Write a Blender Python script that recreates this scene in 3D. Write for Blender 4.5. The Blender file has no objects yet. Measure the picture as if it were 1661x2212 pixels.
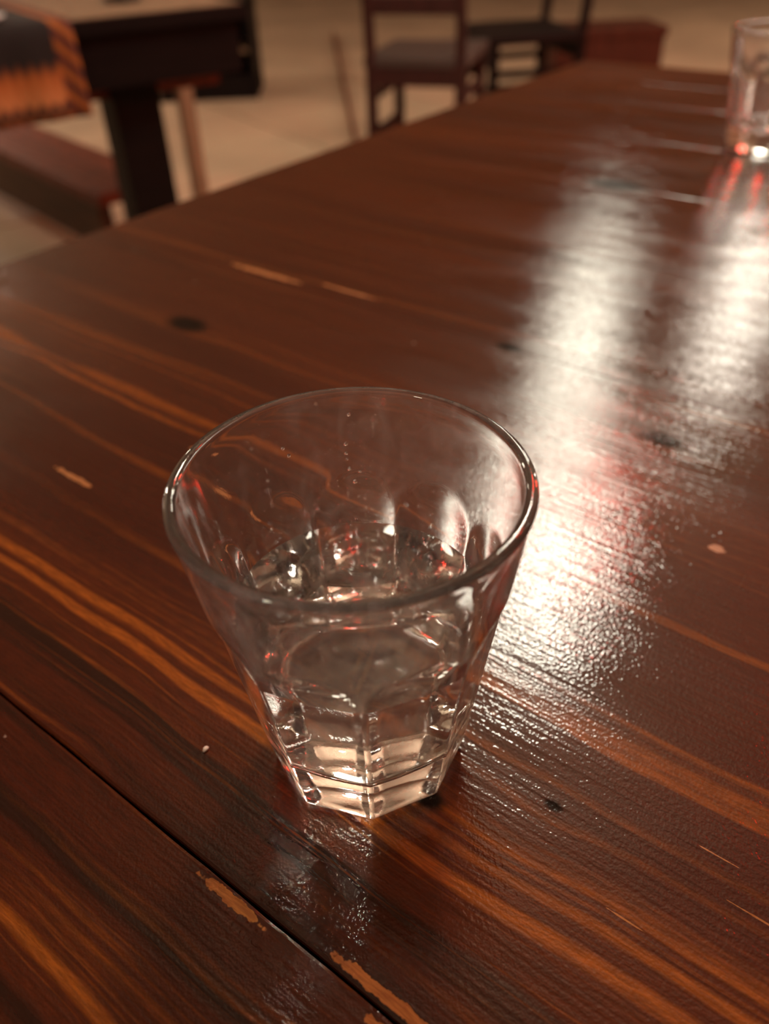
import bpy, bmesh, math, random
from mathutils import Matrix, Vector
random.seed(7)
S = bpy.context.scene
C = S.collection
TZ = 0.75                                   # table-top height above the floor

# ---------------------------------------------------------------- camera
def setup_camera():
    cd = bpy.data.cameras.new('camera'); co = bpy.data.objects.new('camera', cd); C.objects.link(co)
    p, r = math.radians(38.149), math.radians(-2.166)
    fwd = Vector((0, math.cos(p), -math.sin(p))); right = Vector((1, 0, 0)); up = right.cross(fwd)
    rx = right*math.cos(r) + up*math.sin(r); ux = -right*math.sin(r) + up*math.cos(r)
    m = Matrix((rx, ux, -fwd)).transposed().to_4x4(); m.translation = (0, 0, TZ + 0.19115)
    co.matrix_world = m
    cd.sensor_fit = 'VERTICAL'; cd.sensor_height = 36.0; cd.lens = 1720/2212*36.0
    cd.clip_start = 0.01; cd.clip_end = 60
    cd.dof.use_dof = True; cd.dof.focus_distance = 0.196; cd.dof.aperture_fstop = 8.5
    S.camera = co
setup_camera()
S.view_settings.view_transform = 'Standard'; S.view_settings.look = 'None'
S.view_settings.exposure = -0.12; S.view_settings.gamma = 1.0
S.view_settings.use_curve_mapping = False
cy = S.cycles
cy.use_denoising = True
cy.max_bounces = 14; cy.transmission_bounces = 14; cy.glossy_bounces = 5; cy.diffuse_bounces = 2
cy.caustics_refractive = True; cy.caustics_reflective = True; cy.blur_glossy = 0.02
cy.use_adaptive_sampling = True; cy.adaptive_threshold = 0.02
cy.sample_clamp_indirect = 40.0

# ---------------------------------------------------------------- world and lamps
w = bpy.data.worlds.new('world'); S.world = w; w.use_nodes = True
w.node_tree.nodes['Background'].inputs[0].default_value = (0.9, 0.62, 0.4, 1)
w.node_tree.nodes['Background'].inputs[1].default_value = 0.005
def lamp(name, loc, power, color, radius):
    l = bpy.data.lights.new(name, 'POINT'); l.energy = power; l.color = color; l.shadow_soft_size = radius
    o = bpy.data.objects.new(name, l); o.location = loc; C.objects.link(o); return o
WARM = (1.0, 0.86, 0.68)
for (x, y, p) in ((0.425, 1.60, 52), (0.62, 2.28, 22), (0.90, 3.22, 25)):        # a row of pendant bulbs over the tables
    lamp('ceiling_or_fill_lamp', (x, y, TZ+1.38), p, (1.0, 0.94, 0.76), 0.12)
lamp('ceiling_or_fill_lamp', (1.66, 3.42, TZ+1.42), 30, (1.0, 0.91, 0.75), 0.12)
lamp('ceiling_or_fill_lamp', (-3.6, 4.6, TZ+1.5), 110, WARM, 0.12)  # added fill lamp, out of view on the left, lights the floor
lamp('ceiling_or_fill_lamp', (-1.6, -1.2, TZ+1.5), 42, WARM, 0.12)  # added fill behind the camera, lifts the general light on the table
lamp('ceiling_or_fill_lamp', (4.2, 5.6, TZ+1.5), 80, WARM, 0.12)  # another added fill, out of view on the right, for the far floor
lamp('red_lantern', (1.20, 1.13, TZ+1.40), 9, (1.0, 0.03, 0.015), 0.09)
lamp('red_lantern', (0.63, 1.95, TZ+1.42), 12, (1.0, 0.02, 0.01), 0.075)
lamp('ceiling_or_fill_lamp', (-4.3, 8.6, TZ+1.5), 50, WARM, 0.12)  # unseen fill added to brighten the far wall and ceiling
lamp('red_lantern', (1.95, 2.30, TZ+0.72), 60, (1.0, 0.03, 0.015), 0.12)

# ---------------------------------------------------------------- helpers
def newbm(): return bmesh.new()
def box(bm, c, s, rot=None, bev=0.0):
    r = bmesh.ops.create_cube(bm, size=1.0); vs = r['verts']
    bmesh.ops.scale(bm, vec=s, verts=vs)
    if bev > 0:
        es = list({e for v in vs for e in v.link_edges})
        g = bmesh.ops.bevel(bm, geom=es, offset=bev, segments=2, profile=0.7, affect='EDGES')
        vs = list({v for f in g['faces'] for v in f.verts} | {v for v in vs if v.is_valid})
    if rot is not None: bmesh.ops.rotate(bm, cent=(0,0,0), matrix=rot, verts=vs)
    bmesh.ops.translate(bm, vec=c, verts=vs)
    return vs
def bar(bm, a, b, wx, wy, bev=0.004):
    a, b = Vector(a), Vector(b); d = b - a
    rot = Vector((0,0,1)).rotation_difference(d.normalized()).to_matrix()
    box(bm, (a+b)/2, (wx, wy, d.length), rot, bev)
def lathe(bm, prof, n, closed=True):
    rings = []
    for (r, z) in prof:
        if r < 1e-6: rings.append([bm.verts.new((0,0,z))])
        else: rings.append([bm.verts.new((r*math.cos(2*math.pi*i/n), r*math.sin(2*math.pi*i/n), z)) for i in range(n)])
    for A, B in zip(rings, rings[1:]):
        for i in range(n):
            j = (i+1) % n
            q = [A[i % len(A)], A[j % len(A)], B[j % len(B)], B[i % len(B)]]
            u = []
            for v in q:
                if v not in u: u.append(v)
            if len(u) > 2: bm.faces.new(u)
def obj(name, bm, m, parent=None, smooth=False):
    me = bpy.data.meshes.new(name)
    bmesh.ops.recalc_face_normals(bm, faces=bm.faces[:]); bm.to_mesh(me); bm.free()
    if smooth:
        for p in me.polygons: p.use_smooth = True
    me.materials.append(m)
    o = bpy.data.objects.new(name, me); C.objects.link(o)
    if parent: o.parent = parent
    return o
def thing(name, label, cat, loc=(0,0,0), rz=0.0, group=None):
    o = bpy.data.objects.new(name, None); o.empty_display_size = 0.05; C.objects.link(o)
    o.location = loc; o.rotation_euler = (0,0,rz); tag(o, label, cat, group); return o
def tag(o, label, cat, group=None):
    o['label'] = label; o['category'] = cat
    if group: o['group'] = group
    return o
def struct(o): o['kind'] = 'structure'; return o

# ---------------------------------------------------------------- node helpers
class NT:
    def __init__(s, name):
        s.m = bpy.data.materials.new(name); s.m.use_nodes = True; s.t = s.m.node_tree
        s.b = s.t.nodes['Principled BSDF']; s.out = s.t.nodes['Material Output']
    def n(s, k, **kw):
        nd = s.t.nodes.new(k)
        for a, v in kw.items(): setattr(nd, a, v)
        return nd
    def l(s, a, b): s.t.links.new(a, b)
    def val(s, sock, v):
        if hasattr(v, 'is_output'): s.l(v, sock)
        else: sock.default_value = v
    def math(s, op, a, b=0.0, c=None, clamp=False):
        nd = s.n('ShaderNodeMath', operation=op, use_clamp=clamp); s.val(nd.inputs[0], a); s.val(nd.inputs[1], b)
        if c is not None: s.val(nd.inputs[2], c)
        return nd.outputs[0]
    def comb(s, x, y, z=0.0):
        nd = s.n('ShaderNodeCombineXYZ'); s.val(nd.inputs[0], x); s.val(nd.inputs[1], y); s.val(nd.inputs[2], z); return nd.outputs[0]
    def noise(s, vec, scale, detail=2.0, rough=0.5, dist=0.0, w=None):
        nd = s.n('ShaderNodeTexNoise'); nd.noise_dimensions = '4D' if w is not None else '3D'
        s.l(vec, nd.inputs['Vector']); nd.inputs['Scale'].default_value = scale; nd.inputs['Detail'].default_value = detail
        nd.inputs['Roughness'].default_value = rough; nd.inputs['Distortion'].default_value = dist
        if w is not None: s.val(nd.inputs['W'], w)
        return nd.outputs[0]
    def ramp(s, fac, stops):
        nd = s.n('ShaderNodeValToRGB'); s.l(fac, nd.inputs[0]); e = nd.color_ramp.elements
        while len(e) < len(stops): e.new(0.5)
        for x, (p, c) in zip(e, stops): x.position = p; x.color = c if len(c) == 4 else (*c, 1)
        return nd.outputs[0]
    def map(s, v, a, b, c=0.0, d=1.0, smooth=True):
        nd = s.n('ShaderNodeMapRange'); nd.interpolation_type = 'SMOOTHSTEP' if smooth else 'LINEAR'
        s.val(nd.inputs[0], v)
        for i, x in enumerate((a, b, c, d)): s.val(nd.inputs[i+1], x)
        return nd.outputs[0]
    def mix(s, fac, a, b, mode='MIX'):
        nd = s.n('ShaderNodeMix', data_type='RGBA', blend_type=mode); s.val(nd.inputs[0], fac)
        for sk, v in ((nd.inputs[6], a), (nd.inputs[7], b)):
            if isinstance(v, tuple): sk.default_value = (*v, 1) if len(v) == 3 else v
            else: s.l(v, sk)
        return nd.outputs[2]
    def bump(s, h, strength, dist, normal=None):
        nd = s.n('ShaderNodeBump'); nd.inputs['Strength'].default_value = strength; nd.inputs['Distance'].default_value = dist
        s.l(h, nd.inputs['Height'])
        if normal is not None: s.l(normal, nd.inputs['Normal'])
        return nd.outputs[0]

def simple(name, col, rough=0.5, var=0.25, scale=20.0, stretch=(1,1,1), spec=0.5):
    t = NT(name); tc = t.n('ShaderNodeTexCoord'); mp = t.n('ShaderNodeMapping'); mp.inputs['Scale'].default_value = stretch
    t.l(tc.outputs['Object'], mp.inputs[0])
    nz = t.noise(mp.outputs[0], scale, 4, 0.6)
    d = tuple(c*(1-var) for c in col); b = tuple(min(1, c*(1+var)) for c in col)
    t.l(t.ramp(nz, [(0.3, d), (0.7, b)]), t.b.inputs['Base Color'])
    t.b.inputs['Roughness'].default_value = rough; t.b.inputs['Specular IOR Level'].default_value = spec
    t.l(t.bump(nz, 0.2, 0.003), t.b.inputs['Normal'])
    return t.m

# ---------------------------------------------------------------- materials
MW = {}
MW['dark_wood'] = simple('dark_stained_wood', (0.006, 0.003, 0.003), 0.6, 0.4, 6, (1, 1, 8), 0.15)
MW['red_wood'] = simple('red_brown_wood', (0.15, 0.032, 0.014), 0.5, 0.35, 5, (6, 6, 1), 0.2)
MW['chair_wood'] = simple('mahogany_chair_wood', (0.038, 0.012, 0.010), 0.5, 0.35, 5, (6, 6, 1), 0.25)
MW['chest_wood'] = simple('dull_red_brown_wood', (0.07, 0.02, 0.011), 0.6, 0.35, 5, (6, 6, 1), 0.2)
MW['bench_side'] = simple('dull_brown_wood', (0.075, 0.036, 0.018), 0.6, 0.3, 5, (1, 6, 6), 0.2)
MW['leg_wood'] = simple('pale_brown_wood', (0.27, 0.175, 0.105), 0.6, 0.25, 5, (6, 6, 1), 0.2)
MW['tan_wood'] = simple('light_brown_wood', (0.20, 0.125, 0.07), 0.6, 0.25, 5, (6, 6, 1))
MW['seat'] = simple('brown_leather_seat', (0.055, 0.038, 0.033), 0.5, 0.2, 12)
MW['plaster'] = simple('warm_plaster', (0.42, 0.27, 0.16), 0.9, 0.15, 3)
MW['ceiling'] = simple('ceiling_plaster', (0.55, 0.45, 0.34), 0.9, 0.12, 3)
MW['grout'] = simple('floor_grout', (0.24, 0.15, 0.085), 0.9, 0.2, 8)
MW['stone'] = simple('pale_stone_tile', (0.50, 0.36, 0.245), 0.6, 0.22, 1.3)
MW['white'] = simple('white_glaze', (0.75, 0.75, 0.75), 0.25, 0.05, 10)
MW['black'] = simple('black_glaze', (0.01, 0.01, 0.012), 0.3, 0.2, 10)
MW['crumb'] = simple('white_crumb', (0.8, 0.68, 0.6), 0.8, 0.1, 900)
MW['gap'] = simple('dark_joint', (0.006, 0.003, 0.002), 0.9, 0.3, 200)

UA = math.radians(51.4575 - 90)                      # direction of the boards
U = Vector((math.cos(UA), math.sin(UA), 0)); V = Vector((-math.sin(UA), math.cos(UA), 0))
table = thing('wooden_table', 'long varnished red-brown plank table carrying both tumblers', 'table', (0, 0, 0), UA)

def wood_material():
    t = NT('varnished_plank_wood')
    tc = t.n('ShaderNodeTexCoord'); tc.object = table
    sp = t.n('ShaderNodeSeparateXYZ'); t.l(tc.outputs['Object'], sp.inputs[0])
    u, v, z = sp.outputs
    oi = t.n('ShaderNodeObjectInfo'); rnd = t.math('MULTIPLY', oi.outputs['Random'], 37.0)
    # knots: (u, v, radius) with the grain bulging round them
    knots = [(-0.084, 0.2993, 0.0075), (-0.3468, 0.2632, 0.012), (-0.068, 0.099, 0.0045), (-0.0398, 0.1164, 0.0022),
             (-0.1824, 0.3387, 0.006), (-0.255, 0.63, 0.02)]
    warp = 0.0; kmask = 0.0
    for (ku, kv, kr) in knots:
        du = t.math('MULTIPLY', t.math('SUBTRACT', u, ku), 0.45/kr); dv = t.math('MULTIPLY', t.math('SUBTRACT', v, kv), 0.8/kr)
        d2 = t.math('ADD', t.math('MULTIPLY', du, du), t.math('MULTIPLY', dv, dv))
        g = t.math('POWER', 2.718, t.math('MULTIPLY', d2, -0.30))
        warp = t.math('MULTIPLY_ADD', t.math('MULTIPLY', g, t.math('MULTIPLY', dv, kr)), -0.35, warp)
        kmask = t.math('MAXIMUM', kmask, t.map(t.math('SQRT', d2), 0.75, 0.3))
    wob = t.noise(t.comb(t.math('MULTIPLY', u, 9.0), t.math('MULTIPLY', v, 14.0), rnd), 1.0, 2, 0.5)
    tt = t.math('ADD', v, t.math('MULTIPLY_ADD', t.math('SUBTRACT', wob, 0.5), 0.016, warp))
    # broad growth bands
    bands = t.noise(t.comb(t.math('MULTIPLY', u, 1.6), t.math('MULTIPLY', tt, 120.0), rnd), 1.0, 1.5, 0.55)
    fine = t.noise(t.comb(t.math('MULTIPLY', u, 5.0), t.math('MULTIPLY', tt, 420.0), rnd), 1.0, 2, 0.6)
    zone = t.noise(t.comb(t.math('MULTIPLY', u, 3.0), t.math('MULTIPLY', v, 22.0), t.math('ADD', rnd, 3.3)), 1.0, 1, 0.5)
    streak = t.math('MULTIPLY', t.map(bands, 0.58, 0.69), t.map(zone, 0.28, 0.55, 0.25, 1.0))
    fstreak = t.math('MULTIPLY', t.map(fine, 0.55, 0.76), t.map(zone, 0.36, 0.6))
    dark = t.math('MAXIMUM', t.map(bands, 0.47, 0.30), t.map(t.math('ABSOLUTE', t.math('SUBTRACT', tt, 0.0325)), 0.0042, 0.0012))
    near = t.map(v, 0.13, 0.26, 1.0, 0.22)
    streak = t.math('MULTIPLY', streak, near); fstreak = t.math('MULTIPLY', fstreak, near)
    base = t.mix(t.map(zone, 0.25, 0.75), (0.052, 0.0078, 0.0023), (0.092, 0.0165, 0.0035))
    c = t.mix(t.math('MULTIPLY', t.math('MULTIPLY', dark, near), 0.85), base, (0.014, 0.0035, 0.002))
    c = t.mix(t.math('MULTIPLY', fstreak, 0.55), c, (0.38, 0.10, 0.010))
    c = t.mix(t.math('MULTIPLY', streak, 0.66), c, (0.46, 0.128, 0.013))
    pores = t.noise(t.comb(t.math('MULTIPLY', u, 160.0), t.math('MULTIPLY', tt, 1500.0), rnd), 1.0, 2, 0.6)
    c = t.mix(t.map(pores, 0.3, 0.75, 0.45, 0.0), c, (0.012, 0.004, 0.002))
    c = t.mix(kmask, c, (0.008, 0.004, 0.003))
    # chipped bare patches along the joint and elsewhere: (u, v, half length, half width)
    chips = [(-0.0905, 0.0484, 0.0105, 0.0013), (-0.0470, 0.0537, 0.0135, 0.0015), (-0.042, 0.0478, 0.007, 0.0014), (-0.0404, 0.2423, 0.003, 0.0018),
             (-0.273, 0.1342, 0.012, 0.0013), (-0.362, 0.3424, 0.030, 0.0022), (-0.300, 0.3490, 0.02, 0.0012),
             (-0.215, 0.158, 0.006, 0.0012), (-0.245, 0.178, 0.004, 0.0014), (0.0, 0.128, 0.005, 0.00018), (0.012, 0.1185, 0.006, 0.0002), (-0.012, 0.100, 0.005, 0.0002)]
    nz = t.noise(tc.outputs['Object'], 330.0, 2, 0.6)
    wig = t.math('MULTIPLY', t.math('SUBTRACT', nz, 0.5), 1.6)
    cm = 0.0
    for (ku, kv, a, b) in chips:
        du = t.math('MULTIPLY', t.math('SUBTRACT', u, ku), 1/a); dv = t.math('MULTIPLY', t.math('SUBTRACT', v, kv), 1/b)
        d = t.math('ADD', t.math('SQRT', t.math('ADD', t.math('MULTIPLY', du, du), t.math('MULTIPLY', dv, dv))), wig)
        cm = t.math('MAXIMUM', cm, t.map(d, 1.08, 0.9))
    bare = t.mix(t.map(pores, 0.3, 0.7), (0.32, 0.110, 0.022), (0.52, 0.21, 0.05))
    c = t.mix(t.math('MULTIPLY', cm, 0.9), c, bare)
    # dried white specks
    vo = t.n('ShaderNodeTexVoronoi'); vo.inputs['Scale'].default_value = 62.0; t.l(tc.outputs['Object'], vo.inputs['Vector'])
    cell = t.n('ShaderNodeSeparateColor'); t.l(vo.outputs['Color'], cell.inputs[0])
    sd = t.math('ADD', vo.outputs['Distance'], t.math('MULTIPLY', t.math('SUBTRACT', nz, 0.5), 0.16))
    speck = t.math('MULTIPLY', t.map(sd, 0.055, 0.025), t.math('GREATER_THAN', cell.outputs[0], 0.72))
    c = t.mix(t.math('MULTIPLY', speck, 0.55), c, (0.5, 0.40, 0.33))
    t.l(c, t.b.inputs['Base Color'])
    # relief: open grain ridges, orange-peel varnish, slow waviness
    ridge = t.noise(t.comb(t.math('MULTIPLY', u, 22.0), t.math('MULTIPLY', v, 620.0), rnd), 1.0, 1, 0.55)
    peel = t.noise(tc.outputs['Object'], 900.0, 1, 0.6)
    wave = t.noise(t.comb(t.math('MULTIPLY', u, 30.0), t.math('MULTIPLY', v, 60.0), 0.0), 1.0, 0, 0.5)
    h = t.math('ADD', t.math('MULTIPLY', ridge, 0.00020), t.math('MULTIPLY', peel, 0.00013))
    h = t.math('ADD', h, t.math('MULTIPLY', wave, 0.0004))
    t.l(t.bump(h, 0.75, 1.0), t.b.inputs['Normal'])
    rgh = t.noise(t.comb(t.math('MULTIPLY', u, 10.0), t.math('MULTIPLY', v, 40.0), rnd), 1.0, 1, 0.6)
    t.l(t.math('ADD', t.map(rgh, 0.3, 0.7, 0.06, 0.15), t.math('MULTIPLY', cm, 0.3)), t.b.inputs['Roughness'])
    t.l(t.math('MULTIPLY_ADD', kmask, -0.28, 0.38), t.b.inputs['Specular IOR Level'])      # dull, unvarnished knots
    return t.m
MW['plank'] = wood_material()

def glass_material(name, ior, col=(1,1,1)):
    t = NT(name); tc = t.n('ShaderNodeTexCoord')
    b = t.b; b.inputs['Base Color'].default_value = (*col, 1); b.inputs['Transmission Weight'].default_value = 1.0
    b.inputs['Roughness'].default_value = 0.0; b.inputs['IOR'].default_value = ior
    return t
def smeared_glass():
    t = glass_material('clear_pressed_glass', 1.5, (0.99, 0.99, 0.985))
    tc = t.n('ShaderNodeTexCoord'); mp = t.n('ShaderNodeMapping'); mp.inputs['Scale'].default_value = (1, 1, 0.6); t.l(tc.outputs['Object'], mp.inputs[0])
    nz = t.noise(mp.outputs[0], 120.0, 4, 0.65, 1.0)
    t.l(t.bump(nz, 0.03, 0.0008), t.b.inputs['Normal'])
    tr = t.n('ShaderNodeBsdfTranslucent'); tr.inputs[0].default_value = (0.95, 0.9, 0.88, 1)
    ms = t.n('ShaderNodeMixShader'); t.l(t.map(nz, 0.42, 0.75, 0.014, 0.055), ms.inputs[0])
    t.l(t.b.outputs[0], ms.inputs[1]); t.l(tr.outputs[0], ms.inputs[2]); t.l(ms.outputs[0], t.out.inputs[0])
    return t.m
MW['glass'] = smeared_glass()
MW['water'] = glass_material('clear_water', 1.33).m

def kilim_material():
    t = NT('woven_kilim'); tc = t.n('ShaderNodeTexCoord'); sp = t.n('ShaderNodeSeparateXYZ'); t.l(tc.outputs['Object'], sp.inputs[0])
    x, y, z = sp.outputs
    tri = t.math('ABSOLUTE', t.math('SUBTRACT', t.math('FRACT', t.math('MULTIPLY', x, 38.0)), 0.5))
    zz = t.math('ADD', z, t.math('MULTIPLY', tri, 0.035))
    c = t.ramp(t.map(zz, -0.22, 0.0, smooth=False), [(0.0, (0.20, 0.045, 0.012)), (0.10, (0.015, 0.006, 0.006)), (0.17, (0.42, 0.15, 0.035)), (0.34, (0.02, 0.006, 0.006)), (0.40, (0.50, 0.20, 0.07)), (0.60, (0.38, 0.11, 0.02)), (0.72, (0.010, 0.006, 0.006))])
    for e in t.t.nodes:
        if e.type == 'VALTORGB': e.color_ramp.interpolation = 'LINEAR'
    c = t.mix(t.math('GREATER_THAN', x, -0.455), c, t.ramp(t.math('FRACT', t.math('MULTIPLY', t.math('ADD', x, z), 22.0)), [(0.3, (0.30, 0.09, 0.012)), (0.7, (0.06, 0.012, 0.012))]))
    nz = t.noise(tc.outputs['Object'], 400.0, 2, 0.5)
    t.l(c, t.b.inputs['Base Color']); t.b.inputs['Roughness'].default_value = 0.9
    t.l(t.bump(nz, 0.4, 0.002), t.b.inputs['Normal']); return t.m
MW['kilim'] = kilim_material()

# ---------------------------------------------------------------- room shell
X0, X1, Y0, Y1, ZC = -5.0, 5.0, -3.0, 12.0, 2.85
def slab(name, lo, hi, m):
    bm = newbm(); box(bm, [(a+b)/2 for a, b in zip(lo, hi)], [b-a for a, b in zip(lo, hi)]); return struct(obj(name, bm, m))
floor = slab('floor', (X0, Y0, -0.10), (X1, Y1, -0.012), MW['grout'])
slab('ceiling', (X0, Y0, ZC), (X1, Y1, ZC+0.1), MW['ceiling'])
slab('wall_left', (X0-0.1, Y0, -0.1), (X0, Y1, ZC), MW['plaster'])
slab('wall_right', (X1, Y0, -0.1), (X1+0.1, Y1, ZC), MW['plaster'])
slab('wall_back', (X0, Y1, -0.1), (X1, Y1+0.1, ZC), MW['plaster'])
slab('wall_front', (X0, Y0-0.1, -0.1), (X1, Y0, ZC), MW['plaster'])
def tiles():
    g = 1.0; bm = newbm(); box(bm, (0, 0, -0.006), (g-0.014, g-0.014, 0.012), None, 0.004)
    first = obj('tile', bm, MW['stone'], floor); th = math.radians(33); n = 0
    e1 = Vector((math.cos(th), math.sin(th), 0)); e2 = Vector((-math.sin(th), math.cos(th), 0)); o0 = Vector((-0.5, 7.12, 0)) + e2*0.5
    for i in range(-14, 15):
        for j in range(-16, 12):
            p = o0 + e1*(i*g) + e2*(j*g)
            if not (X0+0.72 < p.x < X1-0.72 and 1.2 < p.y < Y1-0.72): continue
            if abs(p.x) > 0.75*p.y + 0.6: continue
            o = first if n == 0 else first.copy()
            if n: C.objects.link(o); o.parent = floor
            o.location = (p.x, p.y, random.uniform(-0.001, 0.001)); o.rotation_euler = (0, 0, th + random.choice((0, 1, 2, 3))*math.pi/2); n += 1
tiles()
bm = newbm(); bar(bm, (-0.27, 7.45, 0.006), (-0.03, 3.3, 0.006), 0.012, 0.075, 0.002)
struct(obj('trim_1', bm, MW['red_wood']))

# ---------------------------------------------------------------- the plank table
UL, UR = -0.523, 0.95
edges = [-0.236, -0.0925, 0.051, 0.1945, 0.338, 0.4815, 0.625, 0.768, 0.911, 1.0175, 1.124]
gaps = [0.0004, 0.0004, 0.0007, 0.00002, 0.00015, 0.0003, 0.0003, 0.0004, 0.0003, 0.0002, 0.0]
def plank(v0, v1, g0, g1, k):
    rs = random.Random(k); bm = newbm(); n = 220; th = 0.032; b = 0.0; b0 = 0.00004 + 0.8*g0; b1 = 0.00004 + 0.8*g1
    rows = []
    j0 = [rs.gauss(0, 1) for _ in range(n+3)]; j1 = [rs.gauss(0, 1) for _ in range(n+3)]
    sm = lambda a, i: (a[i]+a[i+1]+a[i+2])/3
    for i in range(n+1):
        # finer steps where the joint is close to the eye
        x = UL + (UR-UL)*i/n
        a0 = v0 + g0/2 + sm(j0, i)*g0*0.22; a1 = v1 - g1/2 + sm(j1, i)*g1*0.22
        prof = [(a0, -th), (a0, -b0*1.4), (a0+b0*0.35, -b0*0.45), (a0+b0*1.5, 0), (a1-b1*1.5, 0), (a1-b1*0.35, -b1*0.45), (a1, -b1*1.4), (a1, -th)]
        rows.append([bm.verts.new((x, y, z)) for y, z in prof])
    for A, B in zip(rows, rows[1:]):
        for q in range(8): bm.faces.new((A[q], A[(q+1) % 8], B[(q+1) % 8], B[q]))
    bm.faces.new(rows[0]); bm.faces.new(rows[-1])
    o = obj('plank', bm, MW['plank'], table); o.location = (0, 0, TZ); return o
for k in range(len(edges)-1): plank(edges[k], edges[k+1], gaps[k], gaps[k+1], k)
bm = newbm(); box(bm, ((UL+UR)/2, (edges[0]+edges[-1])/2, TZ-0.037), (UR-UL-0.06, edges[-1]-edges[0]-0.06, 0.010)); obj('joint_backing', bm, MW['gap'], table)
bm = newbm()
for (a, b) in (((UL+0.08, edges[0]+0.08), (UR-0.08, edges[0]+0.08)), ((UL+0.08, edges[-1]-0.08), (UR-0.08, edges[-1]-0.08)), ((UL+0.08, edges[0]+0.08), (UL+0.08, edges[-1]-0.08)), ((UR-0.08, edges[0]+0.08), (UR-0.08, edges[-1]-0.08))):
    box(bm, ((a[0]+b[0])/2, (a[1]+b[1])/2, TZ-0.087), (abs(a[0]-b[0])+0.025, abs(a[1]-b[1])+0.025, 0.09), None, 0.003)
obj('apron', bm, MW['red_wood'], table)
for x in (UL+0.08, UR-0.08):
    for y in (edges[0]+0.08, edges[-1]-0.08):
        bm = newbm(); box(bm, (x, y, (TZ-0.045)/2), (0.075, 0.075, TZ-0.045), None, 0.005); obj('leg', bm, MW['red_wood'], table)

# ---------------------------------------------------------------- tumblers
GH, RR, RB = 0.0914, 0.040, 0.0266
NF = 9
def r_out(z): return RB + (RR-RB)*z/GH
Z_ARCH = 0.067
def outer_radius(z, ph):
    r = r_out(z); full = 1 - math.cos(math.pi/NF)
    if z >= Z_ARCH: return r
    q = min(1.0, (Z_ARCH - z)/0.013)
    d = full*(1-(1-q)**2.2)*1.0
    a = r*(1-d)
    p = (ph + math.pi/NF) % (2*math.pi/NF) - math.pi/NF
    rf = a/math.cos(p)
    k = 0.00022                                   # soft minimum rounds the ridges
    hh = max(k-abs(r-rf), 0)/k
    return min(r, rf) - hh*hh*k*0.25
def tumbler_mesh(rot):
    bm = newbm(); n = NF*24; rings = []
    def ring(fr, z, faceted=True, scale=1.0, off=0.0):
        vs = []
        for i in range(n):
            a = 2*math.pi*i/n
            r = (outer_radius(fr, a) if faceted else fr)*scale + off
            vs.append(bm.verts.new((r*math.cos(a+rot), r*math.sin(a+rot), z)))
        rings.append(vs)
    # underside with a shallow punt, heel, faceted wall
    for r, z in ((0.0, 0.0022), (0.006, 0.0021), (0.012, 0.0016), (0.0165, 0.0007)):
        if r == 0: rings.append([bm.verts.new((0, 0, z))])
        else: ring(r, z, False)
    ring(0.0, 0.0001, True, 1.0, -0.0042); ring(0.0, 0.0, True, 1.0, -0.0028); ring(0.0, 0.0002, True, 1.0, -0.0014); ring(0.0006, 0.0009, True, 1.0, -0.0005); ring(0.0022, 0.0023, True, 1.0, -0.0001)
    ring(0.0045, 0.0045); ring(0.006, 0.006)
    for i in range(1, 41): 
        z = 0.006 + (0.070-0.006)*i/40; ring(z, z)
    for z in (0.074, 0.079, 0.084, 0.088): ring(r_out(z), z, False)
    # rounded lip
    tw = 0.0019; zc = GH-0.0012; rc = RR - 0.0014
    for k in range(0, 9):
        a = math.radians(-10 + k*25); ring(rc + math.cos(a)*0.00145, zc + math.sin(a)*0.0014, False)
    # inner wall down to the rounded cavity floor
    for z in (0.086, 0.080, 0.072, 0.064, 0.056, 0.048, 0.040, 0.032, 0.025): ring(inner_radius(z), z, False)
    zf = FLOORZ; rb = inner_radius(zf+0.006)
    for k in range(0, 7):
        a = math.radians(k*15); ring(rb-0.006+0.006*math.cos(a), zf+0.006-0.006*math.sin(a), False)
    ring(rb*0.5, zf-0.0003, False); rings.append([bm.verts.new((0, 0, zf-0.0004))])
    for A, B in zip(rings, rings[1:]):
        m = max(len(A), len(B))
        for i in range(m):
            j = (i+1) % m; q = []
            for v in (A[i % len(A)], A[j % len(A)], B[j % len(B)], B[i % len(B)]):
                if v not in q: q.append(v)
            bm.faces.new(q)
    return bm
FLOORZ = 0.0165
def inner_radius(z): return r_out(z) - (0.0027 + 0.0011*max(0, min(1, (0.075-z)/0.06)))
G1 = (-0.00696, 0.13935)
g1 = obj('glass_tumbler', tumbler_mesh(math.radians(-90+2+20)), MW['glass'], smooth=True); g1.location = (G1[0], G1[1], TZ+0.00015)
tag(g1, 'clear faceted glass tumbler half filled with clear liquid, standing alone', 'glass')
G2 = (0.341, 0.747)
g2 = obj('glass_tumbler', tumbler_mesh(math.radians(-75)), MW['glass'], smooth=True); g2.location = (G2[0], G2[1], TZ+0.00015)
tag(g2, 'clear faceted tumbler near the far end of the plank table', 'glass')
def liquid(level):
    bm = newbm(); e = 0.00012; prof = [(0, FLOORZ-0.0004-e), (inner_radius(FLOORZ+0.006)*0.5, FLOORZ-0.0003-e)]
    rb = inner_radius(FLOORZ+0.006)
    for k in range(6, -1, -1):
        a = math.radians(k*15); prof.append((rb-0.006+0.006*math.cos(a)+e, FLOORZ+0.006-0.006*math.sin(a)-e*math.sin(a)))
    for z in (0.028, 0.034, 0.040, 0.046): prof.append((inner_radius(z)+e, z))
    prof += [(inner_radius(level)+e, level), (inner_radius(level)-0.002, level), (0.012, level), (0, level)]
    lathe(bm, prof, 144); return bm
lq = obj('clear_liquid', liquid(0.0535), MW['water'], smooth=True); lq.location = g1.location; lq.data.set_sharp_from_angle(angle=math.radians(40))
tag(lq, 'clear colourless liquid filling the lower half of the near tumbler', 'drink')

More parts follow.
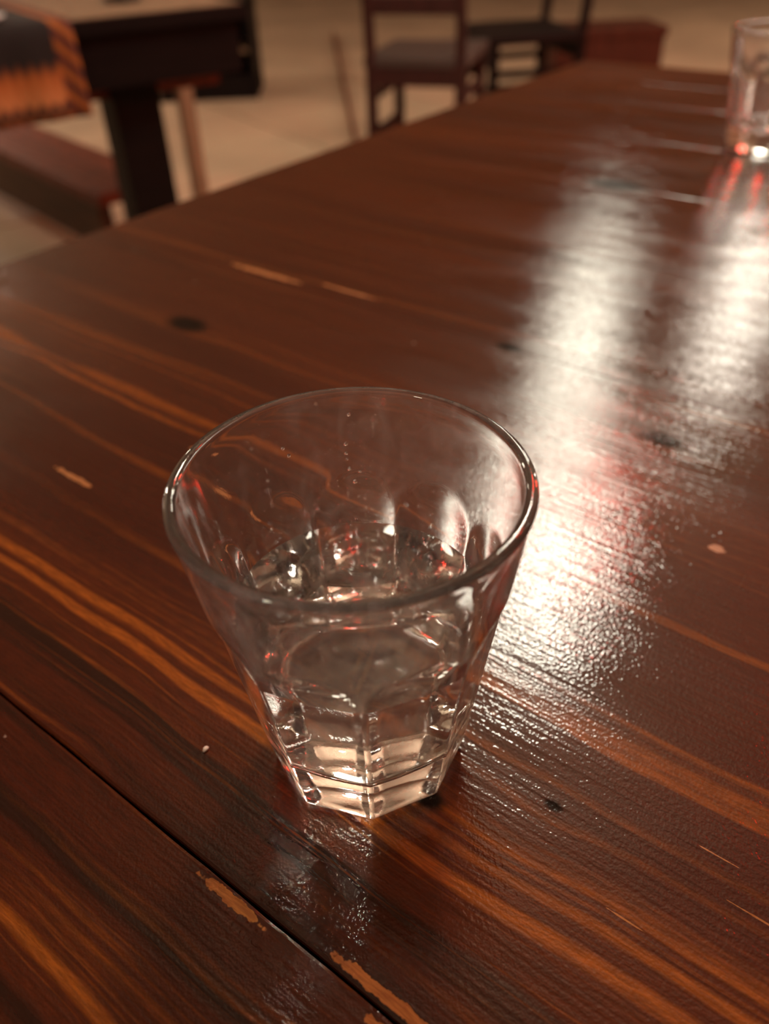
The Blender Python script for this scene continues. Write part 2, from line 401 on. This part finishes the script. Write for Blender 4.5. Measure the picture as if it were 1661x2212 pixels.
for (z, da, r) in ((0.0852, -2.0, 0.0005), (0.0772, -4.0, 0.0006), (0.0745, -4.2, 0.0005), (0.0728, -4.0, 0.0004), (0.0700, -3.2, 0.0005), (0.0690, 1.5, 0.0004), (0.0662, -1.0, 0.0006), (0.0795, -31.0, 0.0005), (0.0770, -29.0, 0.0005)):
    bm = newbm(); bmesh.ops.create_uvsphere(bm, u_segments=10, v_segments=6, radius=r)
    d = obj('water_droplet', bm, MW['water'], g1, True); a = math.radians(90 - da); q = inner_radius(z) - r*0.15
    d.location = (q*math.cos(a), q*math.sin(a), z)

# ---------------------------------------------------------------- crumbs on the table
def crumb(p, s, label):
    bm = newbm(); bmesh.ops.create_icosphere(bm, subdivisions=2, radius=1.0)
    for v in bm.verts: v.co *= random.uniform(0.75, 1.15)
    for v in bm.verts: v.co.x *= s; v.co.y *= s*0.6; v.co.z *= s*0.5
    o = obj('crumb', bm, MW['crumb'], smooth=True); o.location = (p[0], p[1], TZ+s*0.42); o.rotation_euler = (0, 0, 0.9)
    tag(o, label, 'crumb')
crumb((-0.0532, 0.1372), 0.0011, 'tiny white crumb on the boards beside the filled tumbler')

# ---------------------------------------------------------------- neighbouring table on the left
ea = math.atan2(0.297, 0.461)
K = Vector((-0.276, 2.178, 0))
nt = thing('dark_table', 'dark wooden table on a thick post with a woven runner', 'table', K, ea)   # local -x runs along the near edge, +y away
bm = newbm(); box(bm, (-0.65, 0.40, TZ-0.027), (1.30, 0.80, 0.030), None, 0.002); obj('top_frame', bm, MW['dark_wood'], nt)
bm = newbm(); box(bm, (-0.65, 0.40, TZ-0.011), (1.28, 0.78, 0.003), None, 0.001); obj('table_top', bm, MW['tan_wood'], nt)
bm = newbm()
box(bm, (-0.65, 0.03, TZ-0.095), (1.26, 0.03, 0.108), None, 0.003); box(bm, (-0.65, 0.77, TZ-0.095), (1.26, 0.03, 0.108), None, 0.003)
box(bm, (-0.035, 0.40, TZ-0.095), (0.03, 0.74, 0.108), None, 0.003); box(bm, (-1.265, 0.40, TZ-0.095), (0.03, 0.74, 0.108), None, 0.003)
obj('apron', bm, MW['dark_wood'], nt)
bm = newbm(); box(bm, (-0.275, 0.13, (TZ-0.15)/2), (0.115, 0.115, TZ-0.15), None, 0.006); obj('post', bm, MW['dark_wood'], nt)
bm = newbm(); box(bm, (-1.08, 0.13, (TZ-0.15)/2), (0.115, 0.115, TZ-0.15), None, 0.006); obj('post', bm, MW['dark_wood'], nt)
bm = newbm(); box(bm, (-0.65, 0.13, TZ-0.165), (1.20, 0.07, 0.035), None, 0.004); obj('rail', bm, MW['red_wood'], nt)
bm = newbm(); bar(bm, (0.016, 0.52, 0), (0.016, 0.52, TZ-0.15), 0.042, 0.042); obj('leg', bm, MW['leg_wood'], nt)
# runner draped over the near edge
def runner():
    bm = newbm(); nx, rows = 26, []
    path = [(0.55, 0.0035), (0.25, 0.0035), (0.02, 0.0035), (-0.004, 0.001), (-0.010, -0.012)] + [(-0.012-0.004*k/10, -0.012-0.165*k/10) for k in range(1, 11)]
    for i in range(nx+1):
        x = -0.74 + 0.33*i/nx; r = []
        for (y, z) in path:
            f = max(0, -z)/0.2
            r.append(bm.verts.new((x, y - 0.006*f*(1+math.sin(x*60)), z)))
        rows.append(r)
    for A, B in zip(rows, rows[1:]):
        for q in range(len(path)-1): bm.faces.new((A[q], A[q+1], B[q+1], B[q]))
    return bm
rn = obj('woven_runner', runner(), MW['kilim'], smooth=True); rn.location = K + Vector((0, 0, TZ-0.010)); rn.rotation_euler = (0, 0, ea)
md = rn.modifiers.new('thickness', 'SOLIDIFY'); md.thickness = 0.003; md.offset = 0
tag(rn, 'orange and black patterned woven runner hanging over the dark table edge', 'table runner')
def dish(p, r, m, label, cat, name):
    bm = newbm(); lathe(bm, [(0, 0), (r*0.6, 0), (r, r*0.18), (r*1.0, r*0.21), (r*0.96, r*0.21), (r*0.58, r*0.05), (0, r*0.05)], 40)
    o = obj(name, bm, m, smooth=True); o.location = p; tag(o, label, cat)
e1 = Vector((math.cos(ea), math.sin(ea), 0)); e2 = Vector((-e1.y, e1.x, 0))
pp = K - e1*0.575 + e2*0.065; dish((pp.x, pp.y, TZ-0.0045), 0.055, MW['white'], 'small white dish on the woven runner at the table edge', 'dish', 'white_dish')
pp = K - e1*0.20 + e2*0.26; dish((pp.x, pp.y, TZ-0.0100), 0.05, MW['black'], 'small black dish on the bare top of the dark table', 'dish', 'black_dish')

# bench beside it
A0, B0 = Vector((-1.62, 3.58, 0)), Vector((-0.715, 2.52, 0)); bd = (B0-A0); ba = math.atan2(bd.y, bd.x); L = bd.length
bn = thing('wooden_bench', 'low red-brown plank bench behind the post of the dark table', 'bench', (A0+B0)/2, ba)
for k, y in enumerate((-0.063, 0.063)):
    bm = newbm(); box(bm, (0, y, 0.232), (L, 0.122, 0.036), None, 0.005); obj('seat_plank', bm, MW['red_wood'], bn)
for x in (-L/2+0.10, L/2-0.10):
    for y in (-0.085, 0.085):
        bm = newbm(); bar(bm, (x, y, 0), (x, y, 0.214), 0.05, 0.05); obj('leg', bm, MW['chair_wood'], bn)
bm = newbm(); box(bm, (0, -0.113, 0.144), (L-0.04, 0.022, 0.14), None, 0.004); obj('side_panel', bm, MW['bench_side'], bn)

# low black cabinet on the floor behind
cb = thing('black_cabinet', 'low black cabinet with an open niche standing on the stone floor', 'cabinet', (-0.92, 5.30, 0), 0.02)
bm = newbm(); W, D, Hh = 0.56, 0.42, 0.47
box(bm, (0, 0, Hh-0.015), (W, D, 0.03), None, 0.004); box(bm, (0, D/2-0.01, Hh/2), (W, 0.02, Hh), None, 0.002)
box(bm, (0, 0, 0.06), (W, D, 0.12), None, 0.004); box(bm, (-W/2+0.012, 0, Hh/2), (0.024, D, Hh), None, 0.003); box(bm, (W/2-0.012, 0, Hh/2), (0.024, D, Hh), None, 0.003); box(bm, (0.03, 0, Hh/2), (0.024, D-0.02, Hh-0.02), None, 0.003)
obj('body', bm, MW['dark_wood'], cb)
bm = newbm(); box(bm, (-W/4+0.015, -D/2-0.010, 0.29), (W/2-0.02, 0.02, 0.32), None, 0.003); dr = obj('door', bm, MW['dark_wood'], cb)
bm = newbm(); box(bm, (-0.03, -D/2-0.028, 0.30), (0.014, 0.016, 0.06), None, 0.003); obj('handle', bm, MW['tan_wood'], dr)
bm = newbm(); box(bm, (0.155, 0, 0.24), (0.22, D-0.06, 0.02), None, 0.002); obj('shelf', bm, MW['tan_wood'], cb)

# ---------------------------------------------------------------- chairs behind
def chair(name, label, loc, rz, wood, seatm, w=0.33, d=0.40):
    t = thing(name, label, 'chair', loc, rz)         # local: back posts along x at y=0, seat runs to +y
    for s in (-1, 1):
        bm = newbm(); bar(bm, (s*w/2, 0, 0), (s*w/2, 0, 0.46), 0.036, 0.036); bar(bm, (s*w/2, 0, 0.45), (s*w/2, -0.05, 0.92), 0.034, 0.032); obj('leg', bm, wood, t)
        bm = newbm(); bar(bm, (s*w/2, d-0.02, 0), (s*w/2, d-0.02, 0.43), 0.036, 0.036); obj('leg', bm, wood, t)
    bm = newbm(); box(bm, (0, d/2, 0.448), (w+0.05, d+0.03, 0.034), None, 0.01); obj('seat', bm, seatm, t)
    for z in (0.62, 0.74, 0.86):
        bm = newbm(); box(bm, (0, -0.02-0.05*(z-0.45)/0.47+0.02, z), (w-0.02, 0.018, 0.055), None, 0.004); obj('back_slat', bm, wood, t)
    for z in (0.20, 0.33):
        for s in (-1, 1):
            bm = newbm(); bar(bm, (s*w/2, 0.01, z), (s*w/2, d-0.03, z), 0.02, 0.028); obj('stretcher', bm, wood, t)
        bm = newbm(); bar(bm, (-w/2, d-0.02 if z > 0.3 else 0.0, z+0.03), (w/2, d-0.02 if z > 0.3 else 0.0, z+0.03), 0.028, 0.02); obj('stretcher', bm, wood, t)
    for y in (0.0, d-0.02):
        bm = newbm(); box(bm, (0, y, 0.40), (w, 0.02, 0.06), None, 0.003); obj('seat_rail', bm, wood, t)
    return t
chair('wooden_chair', 'mahogany wooden chair with brown seat turned away, beside the floor strip', (0.17, 3.20, 0), math.atan2(-0.10, 0.32), MW['chair_wood'], MW['seat'])
chair('black_chair', 'black wooden chair standing behind the mahogany chair', (0.82, 3.86, 0), math.radians(100), MW['dark_wood'], MW['dark_wood'], 0.42, 0.38)

# chest on the floor further back
ch = thing('wooden_chest', 'low red-brown wooden chest on the floor behind the black chair', 'chest', (1.27, 4.95, 0), 0.05)
bm = newbm(); box(bm, (0, 0, 0.14), (0.58, 0.34, 0.28), None, 0.006); obj('body', bm, MW['chest_wood'], ch)
bm = newbm(); box(bm, (0, 0, 0.302), (0.60, 0.36, 0.044), None, 0.006); obj('lid', bm, MW['chest_wood'], ch)
